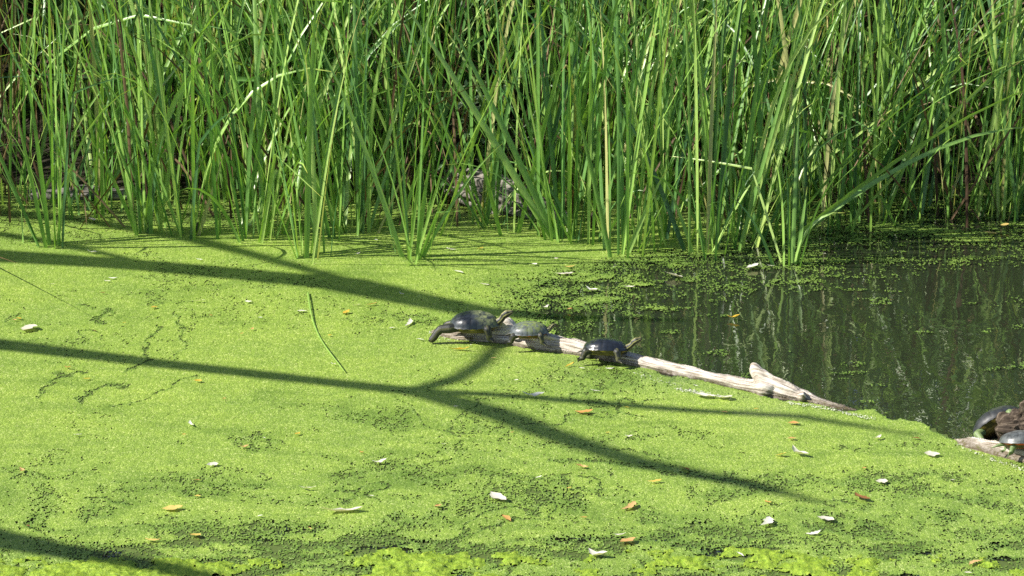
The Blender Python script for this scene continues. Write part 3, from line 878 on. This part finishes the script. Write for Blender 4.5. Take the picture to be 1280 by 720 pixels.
# large left turtle, hind leg stretched back along the log
turtle('largest grey turtle on driftwood log, head raised, hind leg stretched back to the water', (594, 414), .182, R(-14), R(3), R(-3), 'shell_grey', 'skin_dark', 'plast_yel',
       pose={'hr': [((-.26, -.18, .12), .09), ((-.44, -.27, .11), .10), ((-.61, -.30, .10), .085), ((-.69, -.31, .03), .078), ((-.75, -.33, -.06), .075), ((-.79, -.34, -.10), .070)],
             'hl': [((-.26, .18, .12), .09), ((-.48, .30, .10), .07), ((-.66, .33, .06), .055), ((-.76, .34, -.03), .05), ((-.84, .34, -.12), .035)],
             'neck': [((.30, 0, .16), .10), ((.45, 0, .18), .085), ((.53, 0, .24), .068), ((.58, 0, .30), .064)], 'head': [((.60, 0, .33), .072), ((.66, 0, .37), .080), ((.75, 0, .40), .044)]},
       z=.045, height=.275, algae_dir=(.75, .1, .55))
turtle('small green-algae-covered turtle on log between the two larger ones', (662, 421), .138, R(-8), R(2), R(-2), 'shell_algae', 'skin_dark', 'plast_red',
       pose={'neck': [((.30, 0, .16), .09), ((.44, 0, .17), .07), ((.52, 0, .20), .06), ((.55, .04, .24), .055)], 'head': [((.55, .04, .24), .058), ((.60, .08, .28), .06), ((.66, .12, .30), .038)]},
       z=.055, height=.27, algae_dir=(.2, -.2, .8))
turtle('glossy black turtle on log, yellow-striped neck craned up away from the pair', (757, 444), .160, R(-16), R(2), R(-13), 'shell_black', 'skin_dark', 'plast_yel',
       pose={'neck': [((.30, 0, .16), .10), ((.46, 0, .17), .085), ((.55, 0, .23), .068), ((.60, .0, .28), .064)], 'head': [((.62, 0, .31), .072), ((.68, .0, .35), .078), ((.77, .0, .39), .042)]},
       z=.036, height=.255, algae_dir=(-.8, .3, .4))
# climbing turtle at the right, tilted up onto the root
turtle('dark turtle tilted up against the gnarled root, green hind legs showing', (1252, 539), .175, R(-4), R(34), R(-42), 'shell_dull', 'skin_green', 'plast_yel',
       pose={'hr': [((-.26, -.18, .12), .09), ((-.38, -.34, .04), .08), ((-.36, -.38, -.10), .065), ((-.38, -.40, -.17), .06), ((-.45, -.42, -.22), .045)],
             'hl': [((-.26, .12, .12), .09), ((-.48, .06, .12), .07), ((-.64, .02, .15), .058), ((-.78, -.02, .18), .05), ((-.90, -.05, .20), .038)],
             'neck': [((.30, 0, .16), .10), ((.42, 0, .15), .08), ((.50, 0, .13), .06), ((.54, 0, .12), .055)], 'head': [((.56, 0, .11), .064), ((.62, 0, .09), .07), ((.70, 0, .08), .04)]},
       z=.02)
turtle('slate-shelled turtle with red rim sitting on low log below the gnarled root', (1282, 560), .165, R(6), R(0), R(-14), 'shell_red', 'skin_green', 'plast_red', z=.040, height=.22,
       pose={'h' + k: [((-.20, s_ * .16, .10), .07), ((-.30, s_ * .20, .05), .06), ((-.32, s_ * .20, .0), .05), ((-.33, s_ * .20, -.04), .045), ((-.36, s_ * .21, -.06), .035)] for s_, k in ((1, 'l'), (-1, 'r'))})

# ------------------------------------------------------------------ fallen leaves
def leaf_mesh(L, W, curl, bend, fold):
    rr = random.Random(int(W * 1000 + curl * 77)); n = 9; vs, fs = [], []
    for k in range(n):
        s = k / (n - 1); x = (s - .5) * L
        w = W * 0.5 * (math.sin(PI * min(1, s * 1.02 + .0)) ** 0.85) * (1.15 - 0.3 * s) + 0.0004
        yb = bend * L * math.sin(PI * s)
        zc = curl * L * (2 * s - 1) ** 2
        for q in (-1, 0, 1):
            wq = w * (1 if q == 0 else rr.uniform(.55, 1.2))
            vs.append((x, yb + q * wq, zc + abs(q) * fold * w * rr.uniform(.3, 1.6) + 0.0008 + .02 * rr.random() * L * (q != 0)))
    for k in range(n - 1):
        a = 3 * k; fs += [(a, a + 1, a + 4, a + 3), (a + 1, a + 2, a + 5, a + 4)]
    top = len(vs)      # petiole
    for k in range(3):
        x = L * (.5 + .10 * k)
        vs += [(x, -.0007, curl * L + .001), (x, .0007, curl * L + .001)]
    for k in range(2):
        a = top + 2 * k; fs.append((a, a + 1, a + 3, a + 2))
    return mesh('leaf', vs, fs)
LEAF = []
for (l, w, c, b, f) in ((1, .22, .05, .06, .35), (1, .16, .10, -.08, .5), (1, .30, .04, .03, .25), (1, .42, .06, .0, .3), (1, .26, .14, .10, .6), (1, .20, .03, -.12, .3)):
    LEAF.append(leaf_mesh(l, w, c, b, f))
LMAT = {'p': 'leaf_pale', 'y': 'leaf_yellow', 'o': 'leaf_orange', 'b': 'leaf_brown'}
LCOL = {'p': 'pale whitish', 'y': 'yellow', 'o': 'orange', 'b': 'reddish brown'}
LSHAPE = ('narrow', 'slender curled', 'oval', 'broad', 'crumpled', 'bowed narrow')
def leaf_zone(u, v):
    if u > 665 and v < 352 + .05 * (u - 665): return 'on the broken duckweed by the open water'
    if v < 305: return 'on duckweed among the reed stems'
    if v < 330 + .10 * u and u < 620: return 'between the reeds and the wide branch shadow'
    if v < 432 + .105 * u and u < 540: return 'between the wide and the narrow branch shadows'
    if 500 < u and v < 432 + .2 * (u - 640) + 50 and u < 1100: return 'on duckweed beside the driftwood log'
    if v > 655: return 'near the bright algae'
    if u > 700 and v < 530 + .27 * (u - 700): return 'on duckweed between the log and the forked branch shadow'
    return 'on the wide duckweed sheet before the narrow branch shadow'
leaf_cache = {}
def fallen_leaf(u, v, wpx, k, kind=None, slope=None, label=None, z=0.012):
    """u,v centre; wpx visible length in photo pixels"""
    kind = random.randrange(6) if kind is None else kind
    p = P(u, v, z); mpp = math.hypot(p.y, CAM_H) / FPX
    key = (kind, k)
    if key not in leaf_cache:
        m = LEAF[kind].copy(); m.materials.append(M[LMAT[k]]); leaf_cache[key] = m
    o = bpy.data.objects.new('fallen_leaf', leaf_cache[key]); COL.objects.link(o)
    a = random.gauss(0, 0.5) if slope is None else slope
    L = wpx * mpp * (.72 if k in 'ob' else .84) / max(.5, math.cos(a))
    o.location = p; o.scale = (L, L * random.uniform(1.15, 1.9), L * 1.15)
    o.rotation_euler = (random.gauss(0, .12), random.gauss(0, .10), a + (PI if random.random() < .5 else 0))
    if label: tag(o, label, 'leaf')
    else: tag(o, '%s %s leaf floating %s' % (LSHAPE[kind], LCOL[k], leaf_zone(u, v)), 'leaf', 'fallen leaves on the pond')
    return o
random.seed(23)
fallen_leaf(428, 640, 60, 'p', 1, .25, 'longest pale willow leaf, bowed, on the duckweed near the algae')
fallen_leaf(215, 635, 32, 'y', 2, .2, 'broad pale yellow leaf on duckweed near the algae')
fallen_leaf(705, 342, 28, 'p', 0, 0, 'large pale leaf at the ragged duckweed edge beside open water')
fallen_leaf(574, 437, 32, 'y', 1, -.15, 'slender yellow leaf on duckweed just below the largest turtle')
fallen_leaf(666, 494, 34, 'p', 4, .2, 'curled white leaf on the sunlit duckweed below the small turtle')
fallen_leaf(785, 676, 28, 'o', 3, .5, 'largest orange leaf at the edge of the algae')
fallen_leaf(730, 514, 32, 'o', 0, -.2, 'long orange leaf lying in the thin branch shadow')
fallen_leaf(247, 476, 13, 'y', 3, 0, 'round bright yellow leaf beside the branch shadow')
fallen_leaf(1237, 291, 22, 'y', 2, 0, 'flat yellow leaf floating on dark water at the back margin')
fallen_leaf(1256, 282, 13, 'y', 3, .8, 'small round yellow leaf next to the flat one at the back margin', z=.02)
fallen_leaf(474, 577, 22, 'p', 4, .3, 'folded white leaf with a raised tip, alone on the duckweed')
leaves = '''p 114 275 14;p 115 315 16;p 249 324 10;p 141 347 13;p 134 351 11;p 248 376 18;y 193 384 9;p 310 377 11;p 325 397 8;p 377 389 15;p 36 411 17;y 23 398 10;y 155 403 6;
o 263 394 7;o 314 411 7;o 302 417 7;b 119 413 6;o 85 459 13;y 108 473 12;o 280 498 7;y 412 419 7;p 417 455 8;b 128 366 12;b 11 338 5;p 564 311 15;y 600 310 10;p 573 340 16;
p 605 355 16;p 446 381 15;o 464 380 20;y 433 390 10;p 502 367 8;p 509 403 16;p 490 410 9;y 712 333 18;p 682 383 9;o 712 386 10;p 740 362 18;p 786 359 18;p 596 281 9;p 484 276 9;
y 594 265 18;p 695 323 7;p 447 318 10;p 525 424 12;o 617 447 10;y 712 457 14;p 727 460 9;p 747 462 9;p 762 460 13;p 744 488 14;y 783 509 9;o 905 515 12;o 992 529 20;y 945 511 9;
p 869 482 8;p 786 545 12;p 97 543 13;o 230 543 8;p 240 530 12;y 372 542 8;p 265 581 18;o 25 588 10;o 245 600 20;y 247 620 10;y 244 669 18;y 191 674 24;b 35 657 8;p 325 645 10;
p 384 610 26;o 452 565 8;p 464 620 10;p 623 621 24;p 554 555 8;o 633 648 16;o 547 632 14;o 305 558 16;y 387 661 7;p 330 547 5;o 990 548 16;y 976 568 18;p 1000 566 22;p 1096 547 15;
p 1165 568 24;b 1145 548 16;o 727 584 24;y 818 601 22;p 673 597 11;y 711 610 8;o 785 633 26;o 729 647 14;o 960 627 11;p 1102 602 18;b 1078 621 22;p 956 653 22;p 1032 649 24;
p 1017 665 24;p 774 668 20;p 748 692 28;p 925 693 11;o 1220 704 28;p 1210 716 12;b 855 586 16;p 1030 317 10;p 940 333 20;p 963 332 12;y 917 396 20;p 842 344 26;p 1001 295 6;
o 640 540 8;y 760 540 7;p 880 495 34;p 905 497 24;p 66 355 9;o 18 400 9;p 570 508 9;o 500 470 6;p 645 475 7;o 1080 585 8;p 1190 600 8;p 668 330 8;p 470 300 7'''
for it in leaves.replace('\n', '').split(';'):
    k, u, v, w = it.split()
    fallen_leaf(float(u), float(v), float(w), k)
# pale scum gathered along the edge of the mat by the log
vs, fs = [], []
for pts, n in (([(985, 503), (1040, 512), (1092, 524)], 260), ([(846, 486), (880, 492), (912, 498)], 220), ([(790, 466), (850, 482)], 50), ([(1190, 553), (1235, 572), (1280, 588)], 120), ([(536, 414), (560, 425), (600, 430)], 60)):
    for _ in range(n):
        t = random.random() * (len(pts) - 1); q = int(t); t -= q
        p = P(pts[q][0] + (pts[q + 1][0] - pts[q][0]) * t + random.gauss(0, 2.5), pts[q][1] + (pts[q + 1][1] - pts[q][1]) * t + random.gauss(0, 1.1), .0085)
        k0 = len(vs); r = random.uniform(.0008, .0034)
        vs += [p + Vector((math.cos(a) * r * random.uniform(.6, 1.3), math.sin(a) * r * random.uniform(.6, 1.6), random.uniform(0, .002))) for a in (0, 1.25, 2.5, 3.8, 5)]
        fs.append(tuple(range(k0, k0 + 5)))
tag(link('scum_line', mesh('scum_line', vs, fs, False), M['scum']), 'pale flecks of scum along the duckweed edge beside the logs', 'scum', kind='stuff')
# a single cut reed blade lying on the mat
kw_rnd[0] = 0.6
a, b = P(385, 367, .008), P(430, 466, .008)
n = 14; vs, fs = [], []
side = (b - a).cross(Vector((0, 0, 1))).normalized()
for k in range(n + 1):
    s = k / n; c = a.lerp(b, s) + side * (.03 * math.sin(PI * s)) + Vector((0, 0, .004 + .003 * math.sin(9 * s)))
    w = .0026 * (1 - s ** 3) + .0010
    vs += [c - side * w, c + Vector((0, 0, .003)), c + side * w]
for k in range(n):
    q = 3 * k; fs += [(q, q + 1, q + 4, q + 3), (q + 1, q + 2, q + 5, q + 4)]
me = mesh('floating_blade', vs, fs); fattr(me, 't', [.5] * len(vs)); fattr(me, 'rnd', [.72] * len(vs))
tag(link('floating_blade', me, M['reed']), 'single green reed blade lying flat on the duckweed', 'reed blade')

# ------------------------------------------------------------------ silvery plant behind the ribbed log
b = P(612, 215, .15); gx0, gy0 = b.x, 12.32
root = empty('leafy_plant', (gx0, gy0, gz(gx0, gy0)))
tag(root, 'silvery-leaved bushy plant growing behind the ribbed grey log', 'plant')
for k in range(14):
    tx, ty = random.gauss(0, .16), random.gauss(-.05, .10); hgt = random.uniform(.22, .46)
    bm = bmesh.new(); capsule_parts(bm, (tx * .3, ty * .3, 0), (tx, ty, hgt), .005, .003, 6)
    sm = bpy.data.meshes.new('stem'); bm.to_mesh(sm); bm.free()
    so = link('stem', sm, M['stem'], root)
    vs, fs = [], []
    for j in range(26):
        s = random.uniform(.25, 1.05); c = Vector((tx * (.3 + .7 * s), ty * (.3 + .7 * s), hgt * s))
        d = Vector((random.gauss(0, 1), random.gauss(-.2, 1), random.gauss(.1, .5))).normalized(); sd = d.cross(Vector((0, 0, 1))).normalized()
        l, w = random.uniform(.03, .065), random.uniform(.007, .013); q = len(vs)
        vs += [c, c + d * l * .5 + sd * w, c + d * l + Vector((0, 0, -.012)), c + d * l * .5 - sd * w]; fs.append((q, q + 1, q + 2, q + 3))
    fo = link('foliage', mesh('foliage', vs, fs, False), M['mugwort'], so); fo['kind'] = 'stuff'

# ------------------------------------------------------------------ leaning bare tree on the left bank, outside the view; its limbs shade the pond
def limb(name, pix, heights, radii, parent, start=None):
    pts = []
    if start is not None: pts.append(start)
    for (u, v), h, r in zip(pix, heights, radii):
        p = P(u, v, 0) + SUN * (h / SUN.z)
        pts.append((p, r))
    vs, fs = [], []; NS = 8
    for k, (p, r) in enumerate(pts):
        d = ((pts[min(k + 1, len(pts) - 1)][0]) - (pts[max(k - 1, 0)][0])).normalized()
        s0 = d.cross(Vector((0, 0, 1))).normalized(); s1 = d.cross(s0)
        for i in range(NS):
            a = 2 * PI * i / NS; rr = r * random.uniform(.76, .98)
            vs.append(p + (s0 * math.cos(a) + s1 * math.sin(a)) * rr)
    for k in range(len(pts) - 1):
        for i in range(NS):
            a, b = k * NS + i, k * NS + (i + 1) % NS
            fs.append((a, b, b + NS, a + NS))
    fs.append(tuple(range(NS))[::-1]); fs.append(tuple(range(len(vs) - NS, len(vs))))
    return link(name, mesh(name, vs, fs), M['limb'], parent)

tree = empty('bare_tree', (0, 0, 0))
tag(tree, 'leafless leaning tree on the side bank, its long limbs shading the pond', 'tree')
crown = (Vector((-6.4, 9.6, 2.3)), .16)
tr = [(Vector((-7.4, 8.6, -.1)), .26), (Vector((-7.1, 8.9, .9)), .22), (Vector((-6.7, 9.3, 1.7)), .19), crown]
vs, fs = [], []
for k, (p, r) in enumerate(tr):
    for i in range(14):
        a = 2 * PI * i / 14; vs.append(p + Vector((math.cos(a), math.sin(a), 0)) * r * random.uniform(.93, 1.07))
for k in range(len(tr) - 1):
    for i in range(14):
        a, b = k * 14 + i, k * 14 + (i + 1) % 14; fs.append((a, b, b + 14, a + 14))
fs.append(tuple(range(len(vs) - 14, len(vs))))
link('trunk', mesh('trunk', vs, fs), M['limb'], tree)
H = lambda n, a, b: [a + (b - a) * k / (n - 1) for k in range(n)]
pa = [(-60, 315), (0, 321), (180, 333), (330, 347), (430, 356), (520, 375), (600, 391), (700, 397), (860, 401)]
limb('limb', pa, H(9, 2.5, 3.4), (.10, .09, .085, .08, .085, .08, .06, .045, .015), tree, crown)
pa = [(-60, 262), (0, 268), (100, 276), (240, 300), (320, 320), (400, 342), (470, 362)]
limb('limb', pa, H(7, 2.6, 3.0), (.05, .045, .04, .04, .035, .03, .02), tree, crown)
limb('limb', [(-60, 286), (0, 294), (60, 303), (130, 318), (200, 333)], H(5, 2.5, 2.8), (.04, .035, .03, .025, .012), tree, crown)
pa = [(-60, 425), (0, 432), (200, 456), (430, 481), (530, 492), (620, 518), (700, 548), (800, 580), (930, 606), (1030, 630)]
limb('limb', pa, H(10, 2.4, 3.6), (.065, .055, .045, .042, .05, .05, .048, .045, .035, .012), tree, crown)
pa = [(500, 489), (620, 495), (760, 506), (870, 515), (1000, 522), (1150, 546)]
limb('limb', pa, H(6, 2.95, 3.5), (.035, .032, .03, .03, .026, .010), tree)
limb('limb', [(520, 490), (575, 474), (605, 455), (622, 436), (628, 424)], H(5, 3.0, 3.6), (.035, .035, .032, .03, .02), tree)
limb('limb', [(-60, 660), (0, 676), (80, 691), (200, 712), (330, 740)], H(5, 2.3, 2.7), (.06, .06, .055, .045, .02), tree, crown)

# leafy tree added outside the view to keep the back of the stand in shade
random.seed(91)
tree = empty('shade_tree', (-6.8, 15.2, gz(-6.8, 15.2)))
tag(tree, 'unseen leafy tree added to shade the back of the reeds', 'tree')
o0 = tree.location.copy()
def wood(name, pts, parent, NS=10):
    vs, fs = [], []
    for p, r in pts:
        for i in range(NS):
            a = 2 * PI * i / NS; vs.append(Vector(p) - o0 + Vector((math.cos(a) * r, math.sin(a) * r * .9, math.sin(a) * r * .4)) * random.uniform(.92, 1.08))
    for k in range(len(pts) - 1):
        for i in range(NS):
            a, b = k * NS + i, k * NS + (i + 1) % NS; fs.append((a, b, b + NS, a + NS))
    fs.append(tuple(range(len(vs) - NS, len(vs))))
    return link(name, mesh(name, vs, fs), M['limb'], parent)
wood('trunk', [((-6.8, 15.2, .7), .3), ((-6.7, 15.1, 2.0), .24), ((-6.4, 14.9, 3.2), .2), ((-6.2, 14.8, 4.2), .12)], tree)
tips = [((-4.2, 14.6, 4.0), .07), ((-2.6, 14.3, 4.2), .05), ((-.8, 14.4, 4.3), .03)]
wood('limb', [((-6.4, 14.9, 3.1), .14)] + tips, tree)
wood('limb', [((-6.5, 15.0, 2.8), .12), ((-4.6, 13.6, 3.5), .07), ((-2.8, 13.3, 3.7), .03)], tree)
vs, fs = [], []
clusters = [(random.uniform(-7.2, .9), random.uniform(12.2, 14.8), random.uniform(3.0, 4.7), random.uniform(.3, .6)) for _ in range(75)]
for _ in range(19000):
    cx, cy, cz, cr = random.choice(clusters)
    c = Vector((random.gauss(cx, cr * .6), random.gauss(cy, cr * .6), random.gauss(cz, cr * .5))) - o0
    if c.y + o0.y < 11.95: continue
    a = Vector((random.gauss(0, 1), random.gauss(0, 1), random.gauss(-.4, .6))).normalized(); b = a.cross(Vector((random.random(), random.random(), random.random()))).normalized()
    l, w = random.uniform(.05, .09), random.uniform(.012, .022); k = len(vs)
    vs += [c - a * l, c + b * w, c + a * l, c - b * w]; fs.append((k, k + 1, k + 2, k + 3))
link('crown', mesh('crown', vs, fs, False), M['thicket'], tree)

print('objects', len(bpy.data.objects))
